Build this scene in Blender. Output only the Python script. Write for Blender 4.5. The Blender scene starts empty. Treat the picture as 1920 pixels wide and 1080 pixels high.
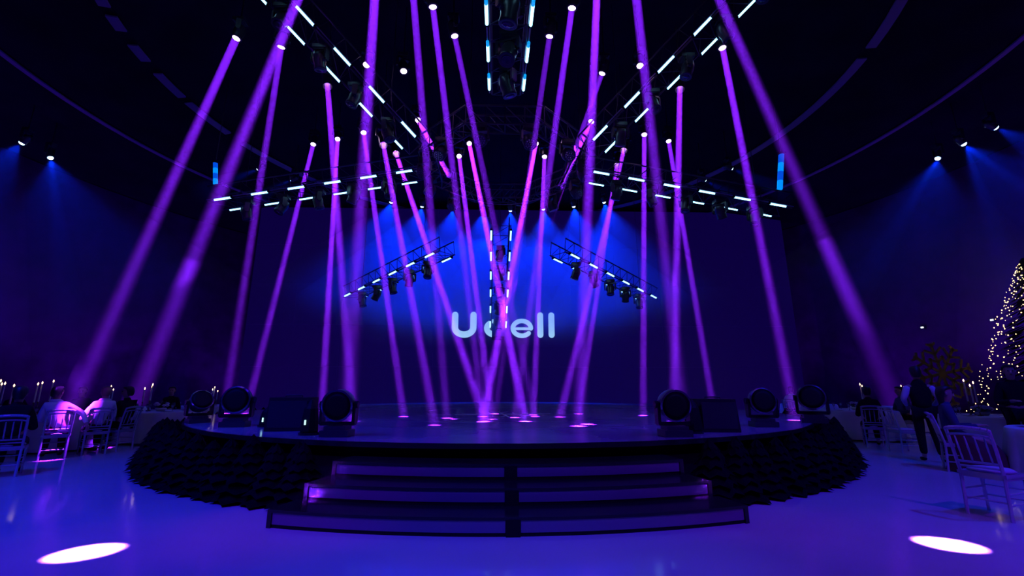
import bpy, bmesh, math, random
from mathutils import Vector, Matrix
random.seed(7)
SC = bpy.context.scene
COL = SC.collection
R = math.radians

# ---------------------------------------------------------------- camera
F_PX = 820.0
EYE = Vector((-0.16, 0.0, 1.4))
PITCH = math.atan(185.0 / F_PX)
YAW = math.atan(26.6 / F_PX)
cam = bpy.data.cameras.new('camera')
cam.sensor_width = 36.0
cam.lens = 36.0 * F_PX / 1920.0
cam.clip_end = 200
camo = bpy.data.objects.new('camera', cam)
COL.objects.link(camo)
camo.location = EYE
camo.rotation_euler = (math.pi / 2 + PITCH, 0, -YAW)
SC.camera = camo
FW = Vector((math.sin(YAW) * math.cos(PITCH), math.cos(YAW) * math.cos(PITCH), math.sin(PITCH)))
RT = Vector((math.cos(YAW), -math.sin(YAW), 0))
UP = RT.cross(FW)
def sight(px, py):
    return (FW * F_PX + RT * (px - 960) + UP * (540 - py)).normalized()
def on_z(px, py, z):
    d = sight(px, py); return EYE + d * ((z - EYE.z) / d.z)
def on_y(px, py, y):
    d = sight(px, py); return EYE + d * ((y - EYE.y) / d.y)

# ---------------------------------------------------------------- world, exposure
w = bpy.data.worlds.new('hall_darkness'); SC.world = w; w.use_nodes = True
w.node_tree.nodes['Background'].inputs[0].default_value = (0, 0, 0, 1)
SC.view_settings.view_transform = 'Standard'
SC.view_settings.look = 'None'
SC.view_settings.gamma = 1
SC.view_settings.use_curve_mapping = False
SC.view_settings.exposure = 0.0
cy = SC.cycles
cy.use_denoising = True
cy.max_bounces = 5; cy.diffuse_bounces = 2; cy.glossy_bounces = 3; cy.transmission_bounces = 5
cy.transparent_max_bounces = 64; cy.volume_bounces = 0
cy.sample_clamp_indirect = 2.0
cy.caustics_reflective = False; cy.caustics_refractive = False
cy.use_light_tree = True

# ---------------------------------------------------------------- materials
MATS = {}
def mat(name, base, rough=.5, metal=0., emit=None, estr=0., noise=None, trans=0., spec=.5, sample=None, alpha=None, bump=None, ior=None):
    if name in MATS: return MATS[name]
    m = bpy.data.materials.new(name); m.use_nodes = True
    nt = m.node_tree; b = nt.nodes['Principled BSDF']
    b.inputs['Base Color'].default_value = (*base, 1)
    b.inputs['Roughness'].default_value = rough
    b.inputs['Metallic'].default_value = metal
    b.inputs['Transmission Weight'].default_value = trans
    b.inputs['Specular IOR Level'].default_value = spec
    if ior: b.inputs['IOR'].default_value = ior
    if emit:
        b.inputs['Emission Color'].default_value = (*emit, 1)
        b.inputs['Emission Strength'].default_value = estr
    if noise or bump:
        tc = nt.nodes.new('ShaderNodeTexCoord')
        n = nt.nodes.new('ShaderNodeTexNoise'); n.inputs['Scale'].default_value = (noise or bump)[0]
        n.inputs['Detail'].default_value = 4
        nt.links.new(tc.outputs['Object'], n.inputs['Vector'])
        if noise:
            r = nt.nodes.new('ShaderNodeValToRGB'); k = noise[1]
            r.color_ramp.elements[0].position = .3; r.color_ramp.elements[1].position = .7
            r.color_ramp.elements[0].color = (*[c * (1 - k) for c in base], 1)
            r.color_ramp.elements[1].color = (*[min(1, c * (1 + k)) for c in base], 1)
            nt.links.new(n.outputs['Fac'], r.inputs['Fac'])
            nt.links.new(r.outputs['Color'], b.inputs['Base Color'])
        if bump:
            bp = nt.nodes.new('ShaderNodeBump'); bp.inputs['Strength'].default_value = bump[1]; bp.inputs['Distance'].default_value = .02
            nt.links.new(n.outputs['Fac'], bp.inputs['Height']); nt.links.new(bp.outputs['Normal'], b.inputs['Normal'])
    if sample: m.cycles.emission_sampling = sample
    MATS[name] = m
    return m
def haze_mat(name, dens, g=0.):
    if name in MATS: return MATS[name]
    m = bpy.data.materials.new(name); m.use_nodes = True
    nt = m.node_tree; nt.nodes.clear()
    o = nt.nodes.new('ShaderNodeOutputMaterial'); v = nt.nodes.new('ShaderNodeVolumeScatter')
    v.inputs['Density'].default_value = dens; v.inputs['Color'].default_value = (1, 1, 1, 1)
    v.inputs['Anisotropy'].default_value = g
    nt.links.new(v.outputs[0], o.inputs['Volume'])
    m.cycles.homogeneous_volume = True
    MATS[name] = m
    return m

# ---------------------------------------------------------------- mesh helpers
class MB:
    def __init__(s): s.v = []; s.f = []
    def box(s, c, size, m=None):
        c = Vector(c); n = len(s.v); x, y, z = [k / 2 for k in size]
        for dx, dy, dz in ((-x,-y,-z),(x,-y,-z),(x,y,-z),(-x,y,-z),(-x,-y,z),(x,-y,z),(x,y,z),(-x,y,z)):
            p = c + Vector((dx, dy, dz)); s.v.append(m @ p if m else p)
        s.f += [tuple(n + k for k in q) for q in ((3,2,1,0),(4,5,6,7),(0,1,5,4),(1,2,6,5),(2,3,7,6),(3,0,4,7))]
        return s
    def tube(s, a, b, r, n=6, r1=None, caps=True):
        a = Vector(a); b = Vector(b); r1 = r if r1 is None else r1
        d = (b - a).normalized(); u = d.orthogonal().normalized(); w = d.cross(u); k = len(s.v)
        for p, rr in ((a, r), (b, r1)):
            for i in range(n):
                t = 2 * math.pi * i / n; s.v.append(p + (u * math.cos(t) + w * math.sin(t)) * rr)
        s.f += [(k + i, k + (i + 1) % n, k + n + (i + 1) % n, k + n + i) for i in range(n)]
        if caps: s.f += [tuple(k + n - 1 - i for i in range(n)), tuple(k + n + i for i in range(n))]
        return s
    def path(s, pts, r, n=6):
        for a, b in zip(pts[:-1], pts[1:]): s.tube(a, b, r, n)
        return s
    def lathe(s, prof, n=16, c=(0, 0, 0), m=None, caps=True):
        c = Vector(c); k = len(s.v)
        for r, z in prof:
            for i in range(n):
                t = 2 * math.pi * i / n; p = c + Vector((r * math.cos(t), r * math.sin(t), z)); s.v.append(m @ p if m else p)
        for j in range(len(prof) - 1):
            for i in range(n):
                a = k + j * n + i; b = k + j * n + (i + 1) % n
                s.f.append((a, b, b + n, a + n))
        if caps:
            s.f.append(tuple(k + n - 1 - i for i in range(n)))
            s.f.append(tuple(k + (len(prof) - 1) * n + i for i in range(n)))
        return s
    def ring(s, prof, a0=0, a1=2 * math.pi, n=96, c=(0, 0, 0)):
        """closed (r, z) profile swept about the z axis through c; angle 0 = towards the camera, growing to the left"""
        full = abs(a1 - a0 - 2 * math.pi) < 1e-6; k = len(s.v); m = len(prof); cols = n if full else n + 1
        for i in range(cols):
            t = a0 + (a1 - a0) * i / n
            for r, z in prof: s.v.append(Vector((c[0] - r * math.sin(t), c[1] - r * math.cos(t), c[2] + z)))
        for i in range(n):
            for j in range(m):
                p = k + i * m; q = k + ((i + 1) % cols) * m
                s.f.append((p + j, p + (j + 1) % m, q + (j + 1) % m, q + j))
        if not full:
            s.f.append(tuple(k + j for j in range(m))); s.f.append(tuple(k + n * m + m - 1 - j for j in range(m)))
        return s
    def mesh(s, name, material, smooth=False):
        me = bpy.data.meshes.new(name); me.from_pydata([tuple(p) for p in s.v], [], s.f)
        bm = bmesh.new(); bm.from_mesh(me); bmesh.ops.recalc_face_normals(bm, faces=bm.faces); bm.to_mesh(me); bm.free()
        if material: me.materials.append(material)
        if smooth:
            for p in me.polygons: p.use_smooth = len(p.vertices) == 4
        return me
    def build(s, name, material, parent=None, smooth=False, loc=None):
        return obj(name, s.mesh(name, material, smooth), parent, loc)
def obj(name, me, parent=None, loc=None):
    o = bpy.data.objects.new(name, me); COL.objects.link(o)
    if parent: o.parent = parent
    if loc is not None: o.location = loc
    return o
def tag(o, label=None, cat=None, group=None, kind=None):
    if label: o['label'] = label
    if cat: o['category'] = cat
    if group: o['group'] = group
    if kind: o['kind'] = kind
    return o
def thing(name, label, cat, loc=(0, 0, 0), rz=0, group=None):
    o = bpy.data.objects.new(name, None); COL.objects.link(o); o.empty_display_size = .1
    o.location = loc; o.rotation_euler = (0, 0, rz)
    return tag(o, label, cat, group)
def copy_tree(o, parent=None):
    c = o.copy(); COL.objects.link(c); c.parent = parent
    for ch in list(o.children): copy_tree(ch, c)
    return c
def lamp(kind, name, loc, direction, watts, color, parent=None, **kw):
    li = bpy.data.lights.new(name, kind); li.energy = watts; li.color = color
    for k, v in kw.items(): setattr(li, k, v)
    o = bpy.data.objects.new(name, li); COL.objects.link(o)
    o.rotation_euler = Vector(direction).to_track_quat('-Z', 'Y').to_euler()
    if parent: o.parent = parent; o.location = Vector(loc) - parent.location
    else: o.location = loc
    return o
ORD = ['first', 'second', 'third', 'fourth', 'fifth', 'sixth', 'seventh', 'eighth', 'ninth', 'tenth', 'eleventh', 'twelfth']

# ---------------------------------------------------------------- palette
CTR = Vector((0, 13.4, 0))            # axis of the round stage
PURPLE = (.21, .013, 1.0)
BLUE = (.0, .022, 1.0)
VIOLET = (.05, .004, 1.0)
M_FLOOR = mat('white_gloss_floor', (.55, .55, .58), .10, noise=(.35, .12))
M_WALL = mat('dark_hall_drape', (.055, .004, .065), .9, noise=(1.5, .3), spec=.05)  # violet glow of the hall haze is put into the drape colour
M_CEIL = mat('dark_tent_lining', (.010, .006, .016), .9, noise=(.8, .3), spec=.1)
M_TRIM = mat('pale_lining_seam', (.3, .14, .28), .7)
M_DECK = mat('stage_gloss_vinyl', (.3, .27, .38), .15, noise=(.5, .4))
M_DECKLINE = mat('stage_joint', (.12, .11, .16), .25)
M_BLACK = mat('matt_black', (.008, .007, .01), .6, spec=.15)
M_GLOSSBLACK = mat('gloss_black', (.012, .010, .016), .22)
M_RISER = mat('smoked_mirror_panel', (.22, .19, .27), .34, metal=.35)
M_METAL = mat('dark_truss_metal', (.10, .09, .12), .38, metal=.85)
M_RAIL = mat('tube_rail', (.35, .3, .4), .35, metal=.5)
M_HEAD = mat('fixture_black', (.03, .03, .04), .3, spec=.6)
M_GLASS = mat('dark_lens', (.02, .02, .03), .08, spec=.9)
M_LENS = mat('beam_lens', (1, 1, 1), .3, emit=(1, .62, 1), estr=9, sample='NONE')
M_BLENS = mat('blue_lens', (1, 1, 1), .3, emit=(.45, .75, 1), estr=7, sample='NONE')
M_TUBE = mat('led_tube_light', (1, 1, 1), .3, emit=(.27, .70, 1), estr=3.6, sample='NONE')
M_TUBEC = mat('led_tube_cyan', (1, 1, 1), .3, emit=(.0, .33, .9), estr=1.0, sample='NONE')
M_SCREEN = mat('led_wall_navy', (.004, .004, .006), .4, emit=(.0062, .0003, .084), estr=.5, sample='NONE')
M_LETTER = mat('led_wall_letter', (0, 0, 0), .5, emit=(.36, .66, 1), estr=1.0, sample='NONE')
M_BLUELED = mat('blue_led_bar', (0, 0, .1), .4, emit=(.0, .12, 1), estr=1.0, sample='NONE')
M_CYANLED = mat('small_cyan_led', (0, 0, 0), .4, emit=(.5, 1, .95), estr=1.5, sample='NONE')
M_WHITELED = mat('small_white_led', (0, 0, 0), .4, emit=(.8, .9, 1), estr=2.5, sample='NONE')
M_FIR = mat('dark_fir_needles', (.005, .003, .007), .9, noise=(9, .5), spec=.05)
M_BARK = mat('fir_trunk', (.01, .008, .008), .9)
M_CLOTH = mat('white_tablecloth', (.62, .62, .68), .8)
M_ACRYL = mat('clear_acrylic_chair', (.9, .9, .95), .12, trans=.55, spec=.7)
M_CUSHION = mat('pale_seat_cushion', (.5, .48, .55), .7)
M_WAX = mat('ivory_candle', (.7, .68, .66), .5)
M_FLAME = mat('candle_flame', (1, .8, .4), .5, emit=(1, .62, .28), estr=7, sample='NONE')
M_GOLD = mat('dull_gold', (.17, .12, .06), .5, metal=.3)
M_SKIN = mat('skin', (.42, .24, .18), .55)
M_SHIRTW = mat('white_shirt', (.72, .72, .76), .75)
M_DARKC = mat('dark_cloth', (.010, .008, .014), .9, spec=.1)
M_NAVYC = mat('navy_cloth', (.03, .035, .10), .8)
M_REDC = mat('wine_red_cloth', (.09, .008, .02), .8)
M_HAIR = mat('dark_hair', (.012, .008, .008), .5)
M_HAIRG = mat('light_brown_hair', (.22, .13, .10), .5)
M_LEAF = mat('dark_green_leaves', (.03, .07, .04), .6)
M_PETAL = mat('white_petals', (.5, .48, .55), .6)
M_GLASSW = mat('table_glass', (.8, .8, .85), .05, trans=.85, spec=.7)
M_CHINA = mat('white_china', (.6, .6, .62), .3)
M_FAIRY = mat('fairy_bulb', (1, .8, .4), .4, emit=(1, .66, .22), estr=5, sample='NONE')

# ---------------------------------------------------------------- structure
MB().ring([(0.01, 0), (20, 0), (20, -.12), (.01, -.12)], n=72, c=CTR).build('floor', M_FLOOR)['kind'] = 'structure'
WALL_R = 19.0
for nm, a0 in (('wall_front', -45), ('wall_left', 45), ('wall_back', 135), ('wall_right', 225)):
    o = MB().ring([(WALL_R, 0), (WALL_R, 10.2), (WALL_R + .3, 10.2), (WALL_R + .3, 0)], R(a0), R(a0 + 90), 40, CTR).build(nm, M_WALL)
    o['kind'] = 'structure'
# tent-like ceiling: shallow dome
prof = [(.01, 13.0), (4, 12.7), (8, 12.0), (11, 11.25), (15, 10.9), (WALL_R + .3, 10.2)]
MB().ring(prof + [(r, z + .15) for r, z in reversed(prof)], n=72, c=CTR).build('ceiling', M_CEIL)['kind'] = 'structure'
def ceil_z(x, y):
    r = math.hypot(x - CTR.x, y - CTR.y)
    for (r0, z0), (r1, z1) in zip(prof[:-1], prof[1:]):
        if r <= r1: return z0 + (z1 - z0) * max(0, r - r0) / (r1 - r0)
    return 10.2
# two seams running round the lining
n = 0
for rr, zz, wd, gaps in ((10.95, 11.10, .26, [(71.5, 73.2), (75.9, 78.7), (82.1, 85), (91, 92.5), (102.5, 106.4), (-77.8, -75.5)]), (14.7, 10.82, .13, [])):
    n += 1
    s = tag(thing('trim_%d' % n, 'pale round seam of the dark ceiling lining', None, (0, 0, 0)), kind='structure')
    cuts = sorted(gaps)
    a = -180.0
    segs = []
    for g0, g1 in cuts: segs.append((a, g0)); a = g1
    segs.append((a, 180.0))
    for s0, s1 in segs:
        MB().ring([(rr, zz), (rr + wd, zz - .02), (rr + wd, zz + .03), (rr, zz + .05)], R(s0), R(s1), max(2, int(abs(s1 - s0) / 3)), CTR).build('seam_band', M_TRIM, s)

# ---------------------------------------------------------------- round stage
STAGE_R, STAGE_Z = 7.6, .7
stage = thing('round_stage', 'large round stage with glossy dark deck in the middle of the hall', 'stage', CTR)
deck = MB().ring([(.01, STAGE_Z), (STAGE_R, STAGE_Z), (STAGE_R, STAGE_Z - .05), (.01, STAGE_Z - .05)], n=128).build('deck', M_DECK, stage)
MB().ring([(STAGE_R - .12, STAGE_Z - .05), (STAGE_R - .12, 0), (.5, 0), (.5, STAGE_Z - .05)], n=96).build('fascia', M_BLACK, stage)
MB().ring([(STAGE_R, STAGE_Z + .004), (STAGE_R + .03, STAGE_Z + .004), (STAGE_R + .03, STAGE_Z - .06), (STAGE_R, STAGE_Z - .06)], n=128).build('edge_trim', M_GLOSSBLACK, stage)
for rr in (2.2, 4.2, 5.6):
    MB().ring([(rr, STAGE_Z + .003), (rr + .05, STAGE_Z + .003), (rr + .05, STAGE_Z), (rr, STAGE_Z)], n=96).build('ring_joint', M_DECKLINE, deck)
star = MB()                                        # eight-pointed snowflake inlay
for k in range(8):
    t = k * math.pi / 4 + .1; d = Vector((math.cos(t), math.sin(t), 0)); q = Vector((-d.y, d.x, 0)); z = Vector((0, 0, STAGE_Z + .004))
    L = 1.25 if k % 2 == 0 else .85
    c0 = Vector((0, -1.6, 0))
    for a, b, w0 in ((c0, c0 + d * L, .05), (c0 + d * L * .55, c0 + d * L * .85 + q * .25, .035), (c0 + d * L * .55, c0 + d * L * .85 - q * .25, .035)):
        e = (b - a).normalized(); p = Vector((-e.y, e.x, 0)) * w0; i = len(star.v)
        star.v += [a + p + z, b + p * .3 + z, b - p * .3 + z, a - p + z]; star.f.append((i, i + 1, i + 2, i + 3))
star.build('snowflake_inlay', mat('pale_inlay', (.8, .76, .85), .3), deck)

# curved steps: three treads, each with two framed panels and a post between them
steps = thing('stage_steps', 'three wide curved black steps with smoked panels leading up to the stage', 'steps', CTR)
for k, (rf, zt) in enumerate(((8.82, .175), (8.42, .35), (8.02, .525))):
    hw = (2.50, 2.30, 2.14)[k]; a = math.asin(hw / rf); rb = rf - .42
    MB().ring([(rf, zt), (rf, zt - .028), (rb, zt - .028), (rb, zt)], -a, a, 32).build('tread', M_GLOSSBLACK, steps)
    z0 = zt - .175
    MB().ring([(rf - .02, z0 + .034), (rf - .02, z0), (rf - .06, z0), (rf - .06, z0 + .034)], -a, a, 32).build('bottom_rail', M_BLACK, steps)
    MB().ring([(rf - .03, z0 + .147), (rf - .03, z0), (rb, z0), (rb, z0 + .147)], -a * .998, a * .998, 32).build('core', M_BLACK, steps)
    for s0 in (-1, 1):
        lo, hi = sorted((s0 * .075 / rf, s0 * (a - .055 / rf)))
        MB().ring([(rf - .012, z0 + .143), (rf - .012, z0 + .036), (rf - .03, z0 + .036), (rf - .03, z0 + .143)], lo, hi, 20).build('riser_panel', M_RISER, steps)
        lo, hi = sorted((s0 * (a - .05 / rf), s0 * a))
        MB().ring([(rf, zt - .02), (rf, z0), (rb, z0), (rb, zt - .02)], lo, hi, 2).build('end_panel', M_GLOSSBLACK, steps)
    MB().ring([(rf + .002, zt - .02), (rf + .002, z0), (rf - .06, z0), (rf - .06, zt - .02)], -.07 / rf, .07 / rf, 2).build('centre_post', M_BLACK, steps)

# ---------------------------------------------------------------- led wall with the lettering
SCR_Y = 22.4
p0 = on_y(440, 760, SCR_Y); p1 = on_y(1462, 400, SCR_Y)
scr = thing('led_wall', 'tall navy LED wall with pale lettering behind the stage', 'screen', (0, SCR_Y, 0))
zb, zt = .25, p1.z
nx, nz = 12, 5
wx = (p1.x - p0.x) / nx; hz_ = (zt - zb) / nz
tile = MB().box((0, 0, 0), (wx - .006, .08, hz_ - .006)).mesh('screen_panel', M_SCREEN)
for i in range(nx):
    for j in range(nz):
        obj('screen_panel', tile, scr, (p0.x + wx * (i + .5), .06, zb + hz_ * (j + .5)))
MB().box(((p0.x + p1.x) / 2, .16, (zt) / 2), (p1.x - p0.x, .1, zt)).build('support_frame', M_BLACK, scr)
def stroke(mb, pts, wd, closed=False):
    """flat stroke with round ends in the x/z plane"""
    n = len(pts); y0 = -.0; N = []
    for i, p in enumerate(pts):
        a = pts[max(0, i - 1)]; b = pts[min(n - 1, i + 1)]
        d = Vector((b[0] - a[0], b[1] - a[1])).normalized(); N.append(Vector((-d.y, d.x)))
    k = len(mb.v)
    for p, m in zip(pts, N):
        for s in (1, -1):
            for y in (0.016, -.004): mb.v.append(Vector((p[0] + m.x * s * wd / 2, y, p[1] + m.y * s * wd / 2)))
    for i in range(n - 1):
        a = k + i * 4; b = a + 4
        mb.f += [(a, a + 2, b + 2, b), (a + 1, b + 1, b + 3, a + 3), (a, b, b + 1, a + 1), (a + 2, a + 3, b + 3, b + 2)]
    for p, c in ((pts[0], -1), (pts[-1], 1)):
        mb.lathe([(wd / 2, -.004), (wd / 2, .016)], 20, m=Matrix.Translation((p[0], 0, p[1])) @ Matrix.Rotation(R(90), 4, 'X') @ Matrix.Translation((0, 0, -.012)))
def lx(px): return on_y(px, 610, SCR_Y - .02).x
def lz(py): return on_y(945, py, SCR_Y - .02).z
def arc(cx, cz, rx, rz, a0, a1, n=28):
    return [(cx + rx * math.cos(R(a0 + (a1 - a0) * i / n)), cz + rz * math.sin(R(a0 + (a1 - a0) * i / n))) for i in range(n + 1)]
sw = lx(860) - lx(848)
def letter(fn):
    mb = MB(); fn(mb); return mb.build('letter', M_LETTER, scr, loc=(0, -.02, 0))
h = sw / 2
def L_U(mb):
    x0, x1 = lx(847) + h, lx(893.5) - h; cz = lz(614); rx = (x1 - x0) / 2; rz_ = cz - (lz(633.5) + h)
    stroke(mb, [(x0, lz(585) - h)] + arc((x0 + x1) / 2, cz, rx, rz_, 180, 360) + [(x1, lz(585) - h)], sw)
def L_c(mb):
    x0, x1 = lx(907) + h, lx(950) - h; c = (x0 + x1) / 2; cz = (lz(598) + lz(633.5)) / 2; rz_ = (lz(598) - lz(633.5)) / 2 - h
    stroke(mb, arc(c, cz, (x1 - x0) / 2, rz_, 52, 308), sw * .92)
def L_e(mb):
    x0, x1 = lx(957) + h, lx(1000) - h; c = (x0 + x1) / 2; cz = (lz(597) + lz(634)) / 2; rz_ = (lz(597) - lz(634)) / 2 - h
    g_ = h * .22; stroke(mb, [(x0 + .02, cz - .02), (x1 + .06, cz - .02)], sw * .42)
    stroke(mb, arc(c, cz, (x1 - x0) / 2 + g_, rz_ + g_, 0, 318, 40), sw * .72)
def L_l(px):
    def g(mb):
        x = lx(px); stroke(mb, [(x, lz(585) - h), (x, lz(633.5) + h)], sw * .95)
    return g
for fn in (L_U, L_c, L_e, L_l(1013), L_l(1034)): letter(fn)

# ---------------------------------------------------------------- moving-head lights
HEADS = {}
def head_meshes(kind):
    if kind in HEADS: return HEADS[kind]
    k = {'beam': 1.0, 'spot': 1.15, 'blue': .8}[kind]
    base = MB().box((0, 0, -.05), (.30 * k, .24 * k, .10)).box((0, 0, -.115), (.22 * k, .20 * k, .03)).mesh('base', M_HEAD)
    yk = MB()
    yk.box((0, 0, -.15), (.40 * k, .10 * k, .05))
    for s in (-1, 1): yk.box((s * .185 * k, 0, -.27), (.045 * k, .12 * k, .26)).box((s * .185 * k, 0, -.40), (.04 * k, .08 * k, .06))
    hd = MB().lathe([(.05, .20), (.10, .19), (.13, .10), (.14, 0), (.125, -.10), (.135, -.17), (.135, -.21), (.12, -.21)], 16, m=Matrix.Scale(k, 4))
    hd.box((0, 0, .02), (.30 * k, .09 * k, .12 * k))
    ln = {'beam': M_LENS, 'blue': M_BLENS, 'spot': M_GLASS}[kind]
    le = MB().lathe([(.10, -.20), (.095, -.24), (.065, -.275), (.02, -.29)] if kind == 'blue' else [(.092, -.208), (.086, -.216), (.06, -.222), (.02, -.224)], 16, m=Matrix.Scale(k, 4)).mesh('lens', ln, True)
    HEADS[kind] = (base, yk.mesh('yoke', M_HEAD), hd.mesh('head', M_HEAD, True), le, k)
    return HEADS[kind]
ROD = {}
def moving_head(kind, tip, direction, label, group, rod=True, name=None, added_snoot=False):
    """tip = centre of the lens, direction = where the lens looks"""
    base, yoke, head, lens, k = head_meshes(kind)
    d = Vector(direction).normalized(); piv = Vector(tip) - d * (.245 * k)
    root = thing(name or {'beam': 'beam_light', 'spot': 'moving_head_light', 'blue': 'blue_wash_light'}[kind], label, 'stage light', piv + Vector((0, 0, .40)), 0, group)
    az = math.atan2(d.y, d.x) + math.pi / 2
    obj('base', base, root)
    y = obj('yoke', yoke, root); y.rotation_euler = (0, 0, az)
    hd = obj('head', head, root, (0, 0, -.40)); hd.rotation_euler = d.to_track_quat('-Z', 'Y').to_euler()
    obj('lens', lens, hd)
    if added_snoot: MB().lathe([(.125 * k, -.20 * k), (.14 * k, -.62 * k), (.133 * k, -.62 * k), (.118 * k, -.20 * k)], 16, caps=False).build('added_snoot', M_HEAD, hd)  # added tube that hides the glowing lens from the camera
    if rod:
        top = ceil_z(root.location.x, root.location.y) - root.location.z
        if top > .05:
            r = MB().tube((0, 0, 0), (0, 0, top), .018, 6).build('drop_rod', M_METAL, root)
    return root
def beam(tip, end, half, watts, label, what, r0=.095, dens=.05):
    tip = Vector(tip); end = Vector(end); d = end - tip; L = d.length; d.normalize()
    root = moving_head('beam', tip, d, what, 'beam lights under the ceiling', added_snoot=('tucked' in what or 'arm, nearer' in what or 'below the last tube' in what))
    lamp('AREA', 'beam_source', tip + d * .012, d, watts * BEAM_GAIN, PURPLE, root, shape='DISK', size=2 * r0, spread=R(half * 2.3))
    q = d.to_track_quat('-Z', 'Y')
    mb = MB().lathe([(r0, -.02), (r0 + L * math.tan(R(half)), -L)], 24)
    h = mb.build('light_shaft', haze_mat('lit_haze_%d' % round(dens * 1000), dens, .5), None, loc=tip)
    h.rotation_euler = q.to_euler()
    tag(h, label, 'light beam', 'purple light beams in the haze')
    return root
SRC_Z = 10.4
UPLIGHT = 560
BEAM_GAIN = .72
BEAMS = [
 # lens px, landing px, landing height, half angle, watts, beam label, lamp label
 ((442, 74), (118, 800), 'man', 1.0, 55, 'purple beam slanting far left onto the seated men in white shirts', 'lit beam lamp highest on the left, alone above the dark seats'),
 ((596, -95), (240, 790), 0, 1.35, 200, 'broadest purple beam slanting down left from the top edge of the picture', 'beam lamp out of sight above the broad left beam'),
 ((527, 91), (420, 775), .7, .75, 50, 'purple beam starting beside the broad left beam, falling steeply to the stage rim', 'lit beam lamp touching the broad left beam'),
 ((613, 146), (662, 790), .7, .6, 38, 'thin purple beam falling from the front left arm beside the wide left beam', 'beam lamp tucked behind the tubes of the front left arm'),
 ((633, 262), (603, 781), .7, .42, 36, 'thin near-vertical purple beam crossing the middle of the left truss arm', 'lit beam lamp above the middle of the left truss arm'),
 ((587, 272), (462, 775), .7, .55, 36, 'thin purple beam leaning left under the outer half of the left truss arm', 'lit beam lamp leftmost above the left truss arm'),
 ((708, -85), (650, 792), .7, .95, 70, 'wide purple beam from the top edge to the left round stage lamp', 'beam lamp out of sight above the wide left centre beam'),
 ((682, 250), (757, 781), .7, .45, 36, 'thin purple beam leaning right past the left end of the back left arm', 'lit beam lamp in front of the wide left centre beam'),
 ((717, 262), (815, 797), .7, .45, 26, 'faint purple beam leaning right across the middle of the back left arm', 'beam lamp behind the end of the front left arm, nearer the wall'),
 ((740, 280), (910, 790), .7, .5, 38, 'purple beam leaning strongly right, passing between U and c to mid stage', 'beam lamp below the last tube of the front left arm'),
 ((770, -70), (838, 784), .7, .55, 44, 'near-vertical purple beam from the top edge, left of the left hub lamps', 'beam lamp out of sight above the left of the hub'),
 ((812, 16), (906, 781), .7, .5, 44, 'purple beam from the high lamp left of the front arm, over the letter U', 'lit beam lamp highest of the pair left of the front arm'),
 ((861, 294), (922, 786), .7, .42, 30, 'thin purple beam from inside the hub ring on its left, over the letter c', 'small lit beam lamp low inside the hub on the left'),
 ((853, 70), (1003, 781), .7, .42, 26, 'faint purple beam leaning right through the dark hub opening from the upper left', 'lit beam lamp lower of the pair left of the front arm'),
 ((880, 270), (985, 790), .7, .48, 60, 'bright purple beam from the left hub rim leaning right over the letter c', 'brightest lit beam lamp on the left rim of the hub opening'),
 ((1005, 270), (905, 791), .7, .48, 60, 'bright purple beam from the right hub rim leaning left over the letter c', 'brightest lit beam lamp on the right rim of the hub opening'),
 ((1021, 295), (1000, 778), .7, .42, 34, 'thin purple beam from inside the hub ring on its right, over the letter e', 'small lit beam lamp low inside the hub on the right'),
 ((1030, 71), (928, 776), .7, .42, 26, 'faint purple beam leaning left through the dark hub opening from the upper right', 'lit beam lamp lower of the pair right of the front arm'),
 ((1072, 18), (965, 783), .7, .5, 44, 'purple beam from the high lamp right of the front arm, over the letter e', 'lit beam lamp highest of the pair right of the front arm'),
 ((1122, -75), (1085, 799), .7, .75, 60, 'near-vertical purple beam from the top edge, right of the right hub lamps', 'beam lamp out of sight above the right of the hub'),
 ((1108, 229), (1050, 352), 7.4, .6, 80, 'short purple beam aimed into the right side of the hub', 'lit beam lamp beside the hub end of the front right arm'),
 ((784, 226), (842, 330), 7.6, .5, 70, 'short purple beam aimed into the left side of the hub', 'lit beam lamp beside the hub end of the front left arm'),
 ((1128, 140), (1030, 420), 6.0, .5, 30, 'faint purple beam leaning left behind the right hub lamps', 'lit beam lamp right of the hub, below the high pair'),
 ((1172, 272), (1050, 782), .7, .5, 34, 'purple beam leaning left across the inner end of the back right arm', 'beam lamp below the last tube of the front right arm'),
 ((1158, 300), (1085, 776), .7, .45, 26, 'faint purple beam just right of the one crossing the back right arm', 'beam lamp behind the end of the front right arm, nearer the wall'),
 ((1183, -95), (1280, 778), .7, .95, 75, 'wide purple beam from the top edge to the right round stage lamp', 'beam lamp out of sight above the wide right centre beam'),
 ((1208, 254), (1206, 779), .7, .42, 36, 'thin vertical purple beam crossing the outer end of the back right arm', 'lit beam lamp straight above the right truss arm'),
 ((1254, 266), (1339, 775), .7, .5, 34, 'thin purple beam leaning right under the middle of the right truss arm', 'lit beam lamp rightmost above the right truss arm'),
 ((1275, 152), (1263, 790), .7, .6, 42, 'near-vertical purple beam from the front right arm joining the wide right centre beam', 'beam lamp tucked behind the tubes of the front right arm'),
 ((1355, 92), (1492, 788), .7, .75, 50, 'purple beam leaning right toward the waiters beyond the stage', 'lit beam lamp highest on the right below the front right arm'),
 ((1306, -100), (1693, 790), 0, 1.35, 112, 'broadest purple beam slanting down right from the top edge of the picture', 'beam lamp out of sight above the broad right beam'),
]
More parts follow.
